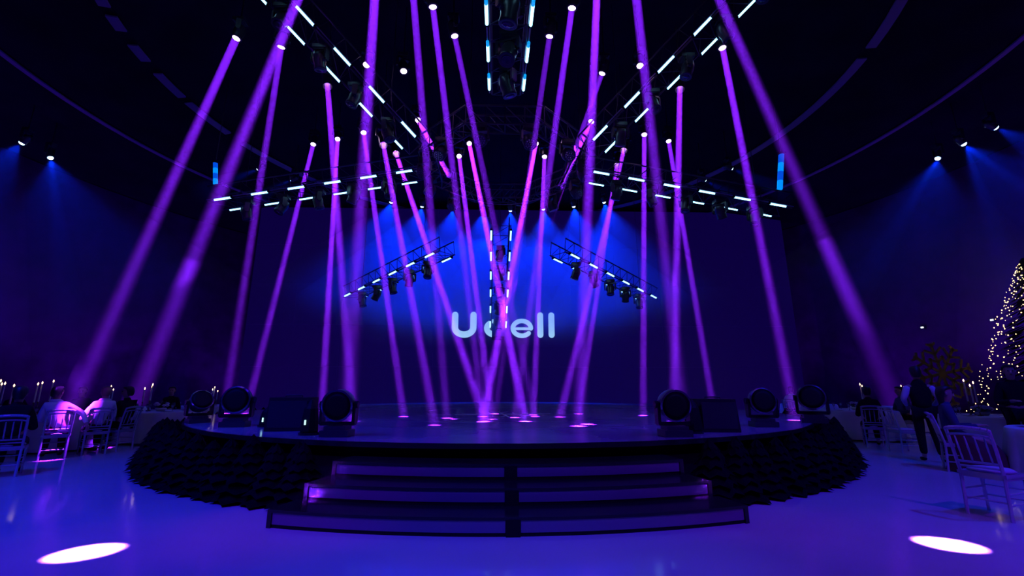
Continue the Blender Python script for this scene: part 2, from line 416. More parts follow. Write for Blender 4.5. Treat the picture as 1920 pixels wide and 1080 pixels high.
for tip, end, ez, half, watts, lb, ll in BEAMS:
    t = on_z(*tip, {(633, 262): 10.6, (682, 250): 10.2, (717, 262): 9.6, (861, 294): 9.9, (1021, 295): 9.9, (1208, 254): 10.0}.get(tip, SRC_Z)); e = on_y(118, 800, on_z(95, 860, 0).y - .12) if ez == 'man' else on_z(*end, ez)
    narrow = half < .8
    beam(t, e, half * (.8 if narrow else .92), watts * (1.0 if narrow else .8), lb, ll, r0=.075 if narrow else .09, dens=.04 if narrow else .05)
# lamps that show only as small lit lenses
for px, py, aim, ll in ((757, 135, (790, 190), 'small lit beam lamp between the front left arm and the hub'), (687, 123, (680, 160), 'tiny pink lit lamp crossing the wide left centre beam'), (1200, 125, (1180, 175), 'small lit beam lamp crossing the wide right centre beam')):
    t = on_z(px, py, SRC_Z); e = on_z(*aim, 8.5)
    moving_head('beam', t, (e - t) + Vector((0, 0, -3)), ll, 'beam lights under the ceiling')
# two lamps beyond the sides of the frame make the white pools on the near floor; two more strike the step ends
for tip, end, ez, half, wt, ll in (((-9.5, 1.5, 10.2), on_z(160, 1036, 0), 0, .68, 230, 'beam lamp beyond the left of the picture lighting the near floor'),
                        ((10.0, 1.8, 10.2), on_z(1780, 1021, 0), 0, .63, 210, 'beam lamp beyond the right of the picture lighting the near floor'),
                        ((-4.5, -1.0, 10.4), on_z(612, 868, .525), .525, .4, 9, 'beam lamp behind the viewer lighting the left end of the steps'),
                        ((-5.5, -1.0, 10.4), on_z(583, 918, .3), .3, .4, 9, 'beam lamp behind the viewer lighting the middle step, left end'),
                        ((-7.0, 1.0, 10.3), on_y(163, 768, on_z(170, 851, 0).y - .1), .9, .9, 34, 'beam lamp beyond the left of the picture lighting a white shirt'),
                        ((4.5, -1.0, 10.4), on_z(1335, 905, .35), .35, .35, 6, 'beam lamp behind the viewer lighting the right end of the steps')):
    tip = Vector(tip); d = (end - tip).normalized()
    rt = moving_head('beam', tip, d, ll, 'beam lights outside the view')
    lamp('AREA', 'beam_source', tip + d * .012, d, wt, PURPLE if wt < 100 else (.42, .10, 1), rt, shape='DISK', size=.2, spread=R(half * 2.2))
    if wt > 100: lamp('SPOT', 'added_halo', tip + d * .03, d, 420, (.42, .02, 1), rt, spot_size=R(13), spot_blend=1, shadow_soft_size=.05)  # extra spot added for a soft purple bloom round each floor pool

# ---------------------------------------------------------------- blue wash lights in rings
def blue_light(tip, aim, half, watts, label, cone=None, dens=.03, group='blue wash lights round the ceiling', blend=.35, color=BLUE):
    tip = Vector(tip); d = Vector(aim).normalized()
    rt = moving_head('blue', tip, d, label, group)
    lamp('SPOT', 'wash_source', tip + d * .07, d, watts, color, rt, spot_size=R(half * 2), spot_blend=blend, shadow_soft_size=.05)
    if cone:
        L = cone
        mb = MB().lathe([(.07, -.02), (.07 + L * math.tan(R(half)), -L)], 32)
        h = mb.build('blue_light_glow', haze_mat('blue_haze_%d' % round(dens * 10000), dens), None, loc=tip)
        h.rotation_euler = d.to_track_quat('-Z', 'Y').to_euler()
        tag(h, label.replace('lamp', 'glow', 1).replace('blue', 'fan-shaped blue', 1), 'light beam', 'fans of blue light')
    return rt
row = [(733, 380), (791, 388), (849, 393), (906, 396), (957, 396), (1019, 393), (1076, 388), (1133, 380)]
for i, (px, py) in enumerate(row):
    t = on_z(px, py, 10.0); out = Vector((t.x - CTR.x, t.y - CTR.y, 0)).normalized()
    blue_light(t, out * .55 + Vector((0, 0, -1.1)), 42, 3500, ORD[i] + ' blue lamp from the left in the arc behind the hub', 5.4, .036, blend=.7)
for px, py, nm in ((1322, 338, 'blue lamp above the outer half of the right truss arm'), (1372, 316, 'blue lamp near the hanging blue bar on the right'),
                   (546, 337, 'blue lamp above the outer half of the left truss arm'), (484, 317, 'blue lamp near the hanging blue bar on the left')):
    t = on_z(px, py, 10.0); out = Vector((t.x - CTR.x, t.y - CTR.y, 0)).normalized()
    blue_light(t, out + Vector((0, 0, -.25)), 10, 260, nm, 3.0, .05)
for px, py, az_, dn, hf, nm in ((40, 269, 185, -1.6, 36, 'blue lamp highest of the two at the far left wall'), (95, 297, 20, -2.2, 40, 'blue lamp lower of the two at the far left wall'),
                   (1758, 298, 200, -1.9, 36, 'blue lamp lowest of the three at the far right wall'), (1808, 271, -30, -1.5, 38, 'blue lamp middle of the three at the far right wall'),
                   (1868, 240, -20, -.7, 24, 'blue lamp highest of the three at the far right wall')):
    t = on_z(px, py, 9.3); a = R(az_)
    blue_light(t, Vector((math.cos(a), .35 * math.sin(a), dn)), hf * .9, 900, nm, 6.5, .022, blend=.6)
# narrow brighter shafts inside the wall washes
for px, py, ex, ey, nm in ((1808, 271, 1880, 470, 'narrow blue shaft falling steeply from the middle lamp at the right wall'), (1808, 271, 1918, 350, 'narrow blue shaft falling right from the middle lamp at the right wall'),
                   (1758, 298, 1660, 460, 'narrow blue shaft falling left from the lowest lamp at the right wall'), (95, 297, 120, 520, 'narrow blue shaft falling from the lower lamp at the left wall')):
    t = on_z(px, py, 9.3); e = on_y(ex, ey, t.y); d = (e - t).normalized(); L = 6.0
    lamp('SPOT', 'shaft_source', t + d * .05, d, 900, BLUE, None, spot_size=R(9), spot_blend=.5, shadow_soft_size=.03)
    h = MB().lathe([(.05, -.05), (.05 + L * math.tan(R(4)), -L)], 20).build('narrow_light_shaft', haze_mat('blue_haze_shaft', .03), None, loc=t)
    h.rotation_euler = d.to_track_quat('-Z', 'Y').to_euler(); tag(h, nm, 'light beam', 'narrow shafts of blue light')
# uplighters added on the floor behind the guests, brightening the drapes like glowing haze
for i, az_ in enumerate((68, 88, 108, 128, 150, -68, -88, -108, -128, -150)):
    a = R(az_); p = CTR + Vector((-15.6 * math.sin(a), -15.6 * math.cos(a), 0)); out = Vector((-math.sin(a), -math.cos(a), 0))
    rt = thing('added_uplighter', '%s small added floor uplighter from the front along the %s drapes' % (ORD[i % 5], 'left' if i < 5 else 'right'), 'stage light', p, math.atan2(out.y, out.x), 'added floor uplighters along the drapes')
    MB().box((0, 0, .05), (.24, .3, .06)).box((0, 0, .14), (.14, .26, .14)).build('body', M_HEAD, rt)
    MB().box((.075, 0, .15), (.012, .22, .11)).build('lens', M_BLUELED, rt)
    d = out * .62 + Vector((0, 0, 1))
    li = lamp('SPOT', 'added_uplight', p + out * .12 + Vector((0, 0, .24)), d, UPLIGHT, (.13, .002, 1), rt, spot_size=R(120), spot_blend=1, shadow_soft_size=.08)
    li.rotation_euler = (Matrix.Rotation(-rt.rotation_euler.z, 3, 'Z') @ d).to_track_quat('-Z', 'Y').to_euler(); li.location = (.12, 0, .24)
# washes outside the picture that colour the near floor and the guests (blues carry the ceiling ring on; violet, step and stage-front lamps are added)
WASH = [((-9, 3.5, 9.6), (-5.5, 6.5, 0), 30, 3600, BLUE, 'left of the picture, over the guests'), ((9, 3.5, 9.6), (6, 6.5, 0), 30, 2500, BLUE, 'right of the picture, over the guests'),
        ((0, -2, 9.8), (0, 3.6, 0), 34, 850, VIOLET, 'added behind the viewer in the middle'), ((-6, -2.5, 9.8), (-4.5, 4.8, 0), 30, 2500, VIOLET, 'added behind the viewer on the left'),
        ((-7, -1, 9.8), (-2.3, 5.2, .3), 7, 1000, (.34, .015, 1), 'added behind the viewer aimed at the left of the steps'), ((7, -1, 9.8), (2.6, 5.2, .3), 6, 420, (.34, .015, 1), 'added behind the viewer aimed at the right of the steps'),
        ((1.5, -3.2, 9.8), on_z(905, 812, .7), 6, 1100, (0, .06, 1), 'behind the viewer aimed at the stage front'),
        ((6, -2.5, 9.8), (4.5, 4.8, 0), 30, 1900, (.16, .01, 1), 'added behind the viewer on the right'), ((1.0, -3.4, 9.8), (.1, 3.2, 0), 12, 2000, (0, .05, 1), 'behind the viewer, narrow')]
for t, e, hf, wt, cl, nm in WASH:
    blue_light(Vector(t), Vector(e) - Vector(t), hf, wt, 'wash lamp ' + nm, None, group='wash lights outside the view', blend=.9, color=cl)

# ---------------------------------------------------------------- hub ring and eight truss arms
HUB_Z = 8.75
def lattice(mb, a, b, n, r=.012):
    a0, a1 = a; b0, b1 = b
    for i in range(n):
        p = a0.lerp(a1, i / n); q = b0.lerp(b1, (i + 1) / n); s = b0.lerp(b1, i / n)
        mb.tube(p, q, r, 4, caps=False); mb.tube(p, s, r, 4, caps=False)
hub = thing('hub_truss', 'eight-sided dark truss ring over the stage from which the arms spread', 'truss', CTR + Vector((0, 0, HUB_Z)))
brace = MB()
def oct_pt(r, k, z): t = R(22.5 + 45 * k); return Vector((-r * math.sin(t), -r * math.cos(t), z))
for rr in (2.35, 2.85):
    for z in (-.28, .28):
        for k in range(8):
            MB().tube(oct_pt(rr, k, z), oct_pt(rr, k + 1, z), .032, 6).build('chord', M_METAL, hub)
for k in range(8):
    for rr in (2.35, 2.85):
        lattice(brace, (oct_pt(rr, k, -.28), oct_pt(rr, k + 1, -.28)), (oct_pt(rr, k, .28), oct_pt(rr, k + 1, .28)), 4, .016)
    lattice(brace, (oct_pt(2.35, k, -.28), oct_pt(2.35, k + 1, -.28)), (oct_pt(2.85, k, -.28), oct_pt(2.85, k + 1, -.28)), 4, .016)
brace.build('bracing', M_METAL, hub)
for k in range(4):
    p = oct_pt(2.6, 2 * k, .28); q = Vector((p.x, p.y, ceil_z(p.x, p.y + 13.4) - HUB_Z))
    MB().tube(p, q, .014, 5).build('hoist_chain', M_METAL, hub)
# thin power cables drooping across the opening
pts = [Vector((-1.9 + 3.8 * i / 12, 1.2, -.55 - .45 * math.sin(math.pi * i / 12))) for i in range(13)]
MB().path(pts, .016, 5).build('sagging_cable', M_RAIL, hub)

PITCHT, TUBE_L, HALF_W = 1.15, .52, .40
ARMS = [  # azimuth (0 = to the viewer, 90 = left), first tube radius, height, slope, tubes, phrase
    (0, 4.66, 8.16, -9, 5, 'front arm'), (52.5, 3.65, 8.30, 34, 6, 'front left arm'), (-52.5, 3.65, 8.30, 34, 6, 'front right arm'),
    (91, 3.21, 8.17, -9.8, 6, 'left arm'), (-89, 3.17, 8.17, -10.8, 6, 'right arm'), (133, 3.25, 6.06, -6.8, 6, 'back left arm'),
    (-132.5, 3.20, 6.05, -6.8, 6, 'back right arm'), (179, 3.55, 7.43, -31, 6, 'back arm')]
ARM_LABEL = {'front arm': 'truss arm reaching from the hub over the viewer at top centre', 'front left arm': 'raised truss arm running from the hub to the upper left corner',
    'front right arm': 'raised truss arm running from the hub to the upper right corner', 'left arm': 'truss arm with dashed white tubes stretching level to the left',
    'right arm': 'truss arm with dashed white tubes stretching level to the right', 'back left arm': 'lower truss arm spreading back left before the LED wall',
    'back right arm': 'lower truss arm spreading back right before the LED wall', 'back arm': 'steep truss arm dropping in front of the letter c'}
arm_len = lambda n: PITCHT * (n - 1) + 1.0
ARMM = {}
def arm_parts(n):
    if n in ARMM: return ARMM[n]
    L = arm_len(n)
    W, Hh = .34, .55
    ch = MB().tube((0, 0, 0), (L, 0, 0), .026, 6).mesh('chord', M_METAL)
    br = MB(); m = int(L / .5)
    P = lambda x, s, z: Vector((x, s * W, z))
    for s in (-1, 1): lattice(br, (P(0, s, 0), P(L, s, 0)), (P(0, s, Hh), P(L, s, Hh)), m)
    lattice(br, (P(0, -1, 0), P(L, -1, 0)), (P(0, 1, 0), P(L, 1, 0)), m)
    rail = MB().tube((0, 0, 0), (L, 0, 0), .017, 6).mesh('tube_rail', M_RAIL)
    tb = MB().tube((-TUBE_L / 2, 0, 0), (TUBE_L / 2, 0, 0), .030, 8).mesh('led_tube', M_TUBE, True)
    tc = MB().tube((TUBE_L / 2, 0, 0), (TUBE_L / 2 + .13, 0, 0), .030, 8).mesh('tube_end', M_TUBEC, True)
    sock = MB().box((0, 0, .0), (.05, .09, .09)).mesh('socket', M_BLACK)
    ARMM[n] = (ch, br.mesh('bracing', M_METAL), rail, tb, tc, sock, W, Hh)
    return ARMM[n]
for az, r0, z0, sl, nt_, nm in ARMS:
    a = R(az); s = R(sl); flat = Vector((-math.sin(a), -math.cos(a), 0))
    d = flat * math.cos(s) + Vector((0, 0, math.sin(s))); side = Vector((flat.y, -flat.x, 0)); up = d.cross(side)
    if up.z < 0: up = -up
    side = up.cross(d)
    org = CTR + flat * r0 + Vector((0, 0, z0)) - d * .5
    root = thing('truss_arm', ARM_LABEL[nm], 'truss', org, 0, 'truss arms of the overhead star')
    root.rotation_euler = Matrix((d, side, up)).transposed().to_euler()
    ch, br, rail, tb, tc, sock, W, Hh = arm_parts(nt_); L = arm_len(nt_)
    for sy in (-1, 1):
        for z in (0.02, Hh): obj('chord', ch, root, (0, sy * W, z))
        obj('tube_rail', rail, root, (0, sy * HALF_W, .05))
        for k in range(nt_):
            t = obj('led_tube', tb, root, (.5 + PITCHT * k, sy * HALF_W, 0))
            obj('socket', sock, t, (-TUBE_L / 2 - .02, 0, .02))
            if nm == 'front arm': obj('tube_end', tc, t)
    obj('bracing', br, root)
    if nm == 'back arm': MB().box((L - .05, 0, -.15), (.30, .62, .80)).box((L - .05, 0, .28), (.10, .3, .10)).build('end_box', M_BLACK, root)
    inv = Matrix((d, side, up)).transposed().to_3x3().inverted()
    for f in (.2, .85):
        p = org + d * L * f + up * Hh; top = ceil_z(p.x, p.y)
        loc = inv @ (Vector((p.x, p.y, top)) - org); MB().tube((L * f, 0, Hh), loc, .010, 5).build('hoist_cable', M_METAL, root)
    # lights slung under the arm, between the tubes
    for k in range(nt_ - 1):
        p = org + d * (.5 + PITCHT * (k + .5)) - up * .02
        aim = Vector((flat.x * (.35 if k % 2 else -.25), flat.y * (.35 if k % 2 else -.25), -1.0)) + side * (.3 if (k % 3 == 0) else -.15)
        aim.normalize()
        h = moving_head('spot', p + Vector((0, 0, -.47)) + aim * .28 + up * .10, aim, '%s unlit moving head out from the hub under the %s' % (ORD[k], nm), 'unlit moving heads under the truss arms', rod=False)
# wash lights round the hub, each with a cluster of small lens eyes
eye_mesh = MB()
for rr, cnt in ((0, 1), (.065, 6), (.125, 12)):
    for i in range(cnt):
        t = 2 * math.pi * i / cnt; eye_mesh.lathe([(.024, -.215), (.012, -.23)], 6, c=(rr * math.cos(t), rr * math.sin(t), 0))
eye_mesh = eye_mesh.mesh('lens_eyes', mat('lens_eye', (.55, .5, .6), .15, metal=.7))
whead = MB().lathe([(.08, .16), (.16, .13), (.19, .0), (.19, -.2), (.17, -.215)], 18).mesh('head', M_HEAD, True)
hub_names = ['facing the viewer, nearest the front arm', 'front left, beside the front arm', 'left front', 'left', 'left rear', 'rear left', 'rear, beside the back arm', 'rear right', 'right rear', 'right', 'right front', 'front right, beside the front arm']
for k in range(12):
    t = R(15 + 30 * k); p = CTR + Vector((-2.6 * math.sin(t), -2.6 * math.cos(t), HUB_Z - .30))
    inward = Vector((math.sin(t), math.cos(t), 0))
    aim = (inward * -.5 + Vector((0, -.9 if k % 2 == 0 else -.2, -1.0))).normalized()
    root = thing('hub_wash_light', 'clustered-eye wash light on the hub ring ' + ('at %s seen from below' % ['half past twelve', 'half past one', 'half past two', 'half past three', 'half past four', 'half past five', 'half past six', 'half past seven', 'half past eight', 'half past nine', 'half past ten', 'half past eleven'][k]), 'stage light', p, 0, 'wash lights round the hub')
    b, y, hd_, ln, kk = head_meshes('spot')
    obj('base', b, root); yo = obj('yoke', y, root); yo.rotation_euler = (0, 0, math.atan2(aim.y, aim.x) + math.pi / 2)
    h = obj('head', whead, root, (0, 0, -.42)); h.rotation_euler = aim.to_track_quat('-Z', 'Y').to_euler()
    obj('lens_eyes', eye_mesh, h)

# blue bars hanging beyond the ends of the two side arms
for px, y0, y1, ww, nm in ((404, 306, 346, .14, 'blue lit LED bar hanging at the end of the left truss arm'), (1465, 290, 356, .18, 'taller blue lit LED bar hanging at the end of the right truss arm')):
    a = on_y(px, y0, 13.4); b = on_y(px - 3 if px > 960 else px, y1, 13.4)
    root = thing('led_bar', nm, 'LED bar', (a.x, a.y, a.z), 0, 'hanging blue LED bars')
    n_ = 4
    for i in range(n_):
        p = (a.lerp(b, i / n_) - a); q = (a.lerp(b, (i + .93) / n_) - a)
        MB().tube(p, q, ww / 2, 8).build('light_segment', mat('blue_led_%d' % (i % 2), (0, 0, .1), .4, emit=((0, .10, 1), (.0, .28, 1))[i % 2], estr=(.7, 1.0)[i % 2], sample='NONE'), root)
    MB().tube((0, 0, .02), (0, 0, ceil_z(a.x, a.y) - a.z), .012, 5).build('hanging_wire', M_METAL, root)
    MB().box((0, 0, .03), (ww * 1.1, ww * 1.1, .06)).build('top_cap', M_BLACK, root)

# ---------------------------------------------------------------- fir trees dressing the stage rim
def fir_mesh(seed, h=.74, rb=.36):
    rnd = random.Random(seed); mb = MB(); tiers = 7; n = 16
    for i in range(tiers):
        f = i / tiers; z0 = .05 + (h - .05) * f; z1 = z0 + (h - .05) / tiers * 1.9; r = rb * (1 - f) ** .85 + .03
        k = len(mb.v); ph = rnd.random() * 6.28
        for j in range(n):
            t = ph + 2 * math.pi * j / n; rr = r * (1.0 if j % 2 == 0 else .84) * rnd.uniform(.92, 1.06)
            mb.v.append(Vector((rr * math.cos(t), rr * math.sin(t), z0 - (.035 if j % 2 == 0 else 0) + rnd.uniform(-.012, .012))))
        mb.v.append(Vector((rnd.uniform(-.01, .01), rnd.uniform(-.01, .01), min(h, z1)))); mb.v.append(Vector((0, 0, z0 + .05)))
        for j in range(n):
            mb.f.append((k + j, k + (j + 1) % n, k + n)); mb.f.append((k + (j + 1) % n, k + j, k + n + 1))
    return mb.mesh('foliage', M_FIR)
firs = [fir_mesh(s) for s in range(5)]
trunk = MB().tube((0, 0, 0), (0, 0, .3), .03, 6).mesh('trunk', M_BARK)
for sgn, word in ((1, 'left'), (-1, 'right')):
    az = 18.6
    while az < 112:
        for rr, off in ((8.0, 0), (7.86, 1.6)):
            a = R(sgn * (az + off)); sc = random.uniform(.92, 1.08) * (1.0 if rr > 7.9 else .92)
            root = thing('small_fir_tree', 'small dark fir tree in the dense row hiding the %s side of the stage' % word, 'fir tree', CTR + Vector((-rr * math.sin(a), -rr * math.cos(a), 0)), random.random() * 6.28, 'small fir trees along the %s stage rim' % word)
            root.scale = (sc, sc, sc * random.uniform(.95, 1.04))
            obj('foliage', random.choice(firs), root); obj('trunk', trunk, root)
        az += 3.1

# ---------------------------------------------------------------- lights and cabinets standing on the stage rim
def floor_head(px, py, size, yawdeg, tilt, label):
    p = on_z(px, py, STAGE_Z); k = size
    root = thing('floor_moving_head', label, 'stage light', (p.x, p.y, STAGE_Z + .004), R(yawdeg), 'big round lights standing on the stage')
    MB().box((0, 0, .05 * k), (.46 * k, .34 * k, .10 * k)).box((0, 0, .13 * k), (.36 * k, .28 * k, .06 * k)).build('base', M_HEAD, root)
    y = MB().box((0, 0, .20 * k), (.56 * k, .13 * k, .06 * k))
    for s in (-1, 1): y.box((s * .27 * k, 0, .36 * k), (.05 * k, .15 * k, .34 * k)).lathe([(.06 * k, -.03 * k), (.06 * k, .03 * k)], 12, m=Matrix.Translation((s * .285 * k, 0, .50 * k)) @ Matrix.Rotation(R(90), 4, 'Y'))
    y.build('yoke', M_GLOSSBLACK, root)
    hd = MB().lathe([(.10 * k, .20 * k), (.20 * k, .17 * k), (.245 * k, .05 * k), (.25 * k, -.10 * k), (.235 * k, -.12 * k)], 28).build('head', M_HEAD, root, True, (0, 0, .50 * k))
    hd.rotation_euler = (R(90 + tilt), 0, 0)
    MB().lathe([(.225 * k, -.122 * k), (.15 * k, -.127 * k), (.02 * k, -.129 * k)], 28).build('lens', M_BLACK, hd, True)
    MB().ring([(.255 * k, -.10 * k), (.262 * k, -.125 * k), (.235 * k, -.135 * k), (.235 * k, -.11 * k)], n=28).build('lens_ring', mat('bright_lens_ring', (.3, .28, .34), .15, metal=.8), hd)
    for x in (-.12, .0, .07): MB().box((x * k, -.172 * k, .05 * k), (.02 * k, .006, .012 * k)).build('indicator', M_GLASS, root)
    return root
floor_head(632, 818, .88, 178, -8, 'big round stage light with bright rim at the left end of the steps')
floor_head(1266, 818, .88, 182, -8, 'big round stage light with bright rim at the right end of the steps')
floor_head(440, 800, .92, 190, 4, 'large round-headed stage light behind the tallest left firs, beside the black cabinet')
floor_head(370, 793, .80, 230, 30, 'round stage light tilted back at the far left rim of the stage')
floor_head(1432, 800, .88, 172, 6, 'dark round stage light right of the right black cabinet')
floor_head(1527, 793, .95, 150, 10, 'dark round stage light at the far right rim of the stage')
def cabinet(px, py, w, h, d, rz, label):
    p = on_z(px, py, STAGE_Z)
    root = thing('black_cabinet', label, 'speaker', (p.x, p.y, STAGE_Z + .004), R(rz), 'black cabinets on the stage rim')
    b = MB(); k = 0
    b.v += [Vector(q) for q in ((-w/2,-d/2,0),(w/2,-d/2,0),(w/2,d/2,0),(-w/2,d/2,0),(-w/2,-d*.30,h),(w/2,-d*.30,h),(w/2,d/2,h),(-w/2,d/2,h))]
    b.f += [(3,2,1,0),(4,5,6,7),(0,1,5,4),(1,2,6,5),(2,3,7,6),(3,0,4,7)]
    b.build('body', M_BLACK, root)
    g = MB(); g.v += [Vector(q) for q in ((-w*.44,-d*.5-.004,h*.06),(w*.44,-d*.5-.004,h*.06),(w*.44,-d*.32-.006,h*.92),(-w*.44,-d*.32-.006,h*.92))]; g.f = [(0,1,2,3)]
    for x, z in ((-.0, .5),): pass
    g = MB().box((0, -d * .44, h * .5), (w * .88, .05, h * .8)); g.build('grille', mat('speaker_grille', (.02, .016, .022), .7, bump=(160, .6)), root)
    MB().tube((-w*.2, 0, h + .03), (w*.2, 0, h + .03), .012, 6).tube((-w*.2, 0, h), (-w*.2, 0, h + .03), .012, 6).tube((w*.2, 0, h), (w*.2, 0, h + .03), .012, 6).build('handle', M_METAL, root)
    return root
cabinet(545, 806, .66, .52, .5, 6, 'black loudspeaker cabinet on the stage between two round lights at left')
cabinet(1342, 808, .60, .50, .5, -6, 'black loudspeaker cabinet on the stage right of the right round light')
def pod(px, py, h, label, led=True):
    p = on_z(px, py, STAGE_Z)
    root = thing('pointed_light_pod', label, 'stage light', (p.x, p.y, STAGE_Z + .004), 0, 'narrow pointed light pods')
    MB().lathe([(.11, 0), (.13, .05), (.12, h * .45), (.10, h * .75), (.02, h)], 10).build('body', M_BLACK, root)
    if led: MB().box((-.02, -.128, h * .36), (.022, .012, .07)).build('status_light', M_CYANLED, root)
    MB().lathe([(.15, 0), (.15, .03), (.10, .035)], 12).build('base', M_GLOSSBLACK, root)
pod(579, 815, .50, 'narrow black pointed pod with a cyan status light left of the left round light')
pod(1301, 812, .50, 'narrow black pointed pod beside the right loudspeaker cabinet', False)
pod(500, 800, .34, 'short dark pod with a small white status light behind the left firs')

# ---------------------------------------------------------------- guests: furniture
def chair_proto():
    root = thing('clear_chair', 'x', 'chair')
    w, d, sh = .20, .20, .45
    MB().box((0, 0, sh), (.42, .42, .035)).box((0, 0, sh - .03), (.40, .40, .03)).build('seat', M_ACRYL, root)
    MB().lathe([(.19, sh + .018), (.20, sh + .035), (.17, sh + .055), (.02, sh + .06)], 16).build('cushion', M_CUSHION, root, True)
    turned = [(.014, 0), (.017, .06), (.013, .10), (.020, .20), (.015, .24), (.021, .34), (.018, sh - .02)]
    for sx in (-1, 1):
        MB().lathe(turned, 8, c=(sx * w * .92, d * .92, 0)).build('leg', M_ACRYL, root, True)
        MB().path([Vector((sx * w * .92, -d * .95 - .03, 0)), Vector((sx * w * .92, -d * .95, sh)), Vector((sx * w * .95, -d * .95 - .05, .72)), Vector((sx * w * .95, -d * .95 - .10, .92))], .018, 8).build('rear_leg', M_ACRYL, root)
        for z_ in (.16, .27): MB().tube((sx * w * .92, -d * .95, z_), (sx * w * .92, d * .92, z_), .010, 6).build('side_stretcher', M_ACRYL, root)
    for y_, z_ in ((d * .92, .18), (-d * .97, .18), (d * .92, .29)): MB().tube((-w * .92, y_, z_), (w * .92, y_, z_), .010, 6).build('stretcher', M_ACRYL, root)
    top = [Vector((w * .97 * math.cos(t), -d * .95 - .10 - .05 * math.sin(t), .92 + .03 * math.sin(t))) for t in [math.pi * i / 8 for i in range(9)]]
    MB().path(top, .021, 8).path([p + Vector((0, .012, -.07)) for p in top], .013, 6).build('top_rail', M_ACRYL, root)
    MB().tube((-w * .95, -d * .95 - .02, .57), (w * .95, -d * .95 - .02, .57), .014, 6).tube((-w * .95, -d * .95 - .012, .52), (w * .95, -d * .95 - .012, .52), .012, 6).build('lower_rail', M_ACRYL, root)
    for i in range(4):
        x = (-.5 + (i + .5) / 4) * 2 * w * .85
        MB().lathe([(.007, 0), (.011, .05), (.008, .10), (.012, .16), (.007, .29)], 6, m=Matrix.Translation((x, -d * .95 - .02, .57)) @ Matrix.Rotation(R(14), 4, 'X')).build('spindle', M_ACRYL, root, True)
    return root
CH = None
def chair(p, face, label):
    """face = direction the sitter looks"""
    global CH
    if CH is None: CH = chair_proto(); c = CH
    else: c = copy_tree(CH)
    c.location = (p.x, p.y, 0); c.rotation_euler = (0, 0, math.atan2(face.y, face.x) - math.pi / 2)
    tag(c, label, 'chair', 'clear chairs at the guest tables')
    return c
def cloth_mesh(r, seed):
    rnd = random.Random(seed); n = 72; mb = MB(); ph = rnd.random() * 6
    prof_ = [(0.01, .757), (r * .6, .757), (r, .757), (r + .02, .735), (r + .05, .55), (r + .08, .3), (r + .10, .04)]
    for j, (rr, z) in enumerate(prof_):
        amp = max(0, (.74 - z)) * .10
        for i in range(n):
            t = 2 * math.pi * i / n; q = rr + amp * (math.sin(13 * t + ph) + .4 * math.sin(29 * t + 2 * ph))
            mb.v.append(Vector((q * math.cos(t), q * math.sin(t), z)))
    for j in range(len(prof_) - 1):
        for i in range(n):
            a = j * n + i; b = j * n + (i + 1) % n; mb.f.append((a, b, b + n, a + n))
    return mb.mesh('tablecloth', M_CLOTH, True)
CANDLE = {}
def candle(p, ztop, label, grp):
    key = round(ztop, 2)
    root = thing('tall_candle', label, 'candle', p, 0, grp)
    h = ztop - p[2]
    MB().lathe([(.055, 0), (.05, .012), (.012, .03), (.010, h * .35), (.022, h * .36), (.022, h * .39)], 10).build('candlestick', M_GOLD, root, True)
    MB().tube((0, 0, h * .39), (0, 0, h - .05), .016, 8, .013).build('wax', M_WAX, root)
    MB().lathe([(.004, h - .05), (.014, h - .03), (.011, h - .012), (.003, h + .012)], 8).build('flame', M_FLAME, root, True)
glass_m = MB().lathe([(.035, 0), (.034, .004), (.005, .01), (.004, .085), (.02, .10), (.036, .14), (.032, .20), (.030, .20), (.033, .14), (.004, .105)], 10, caps=False).mesh('wine_glass', M_GLASSW, True)
plate_m = MB().lathe([(.06, 0), (.13, .012), (.135, .016), (.09, .008), (.01, .006)], 18).mesh('dinner_plate', M_CHINA, True)
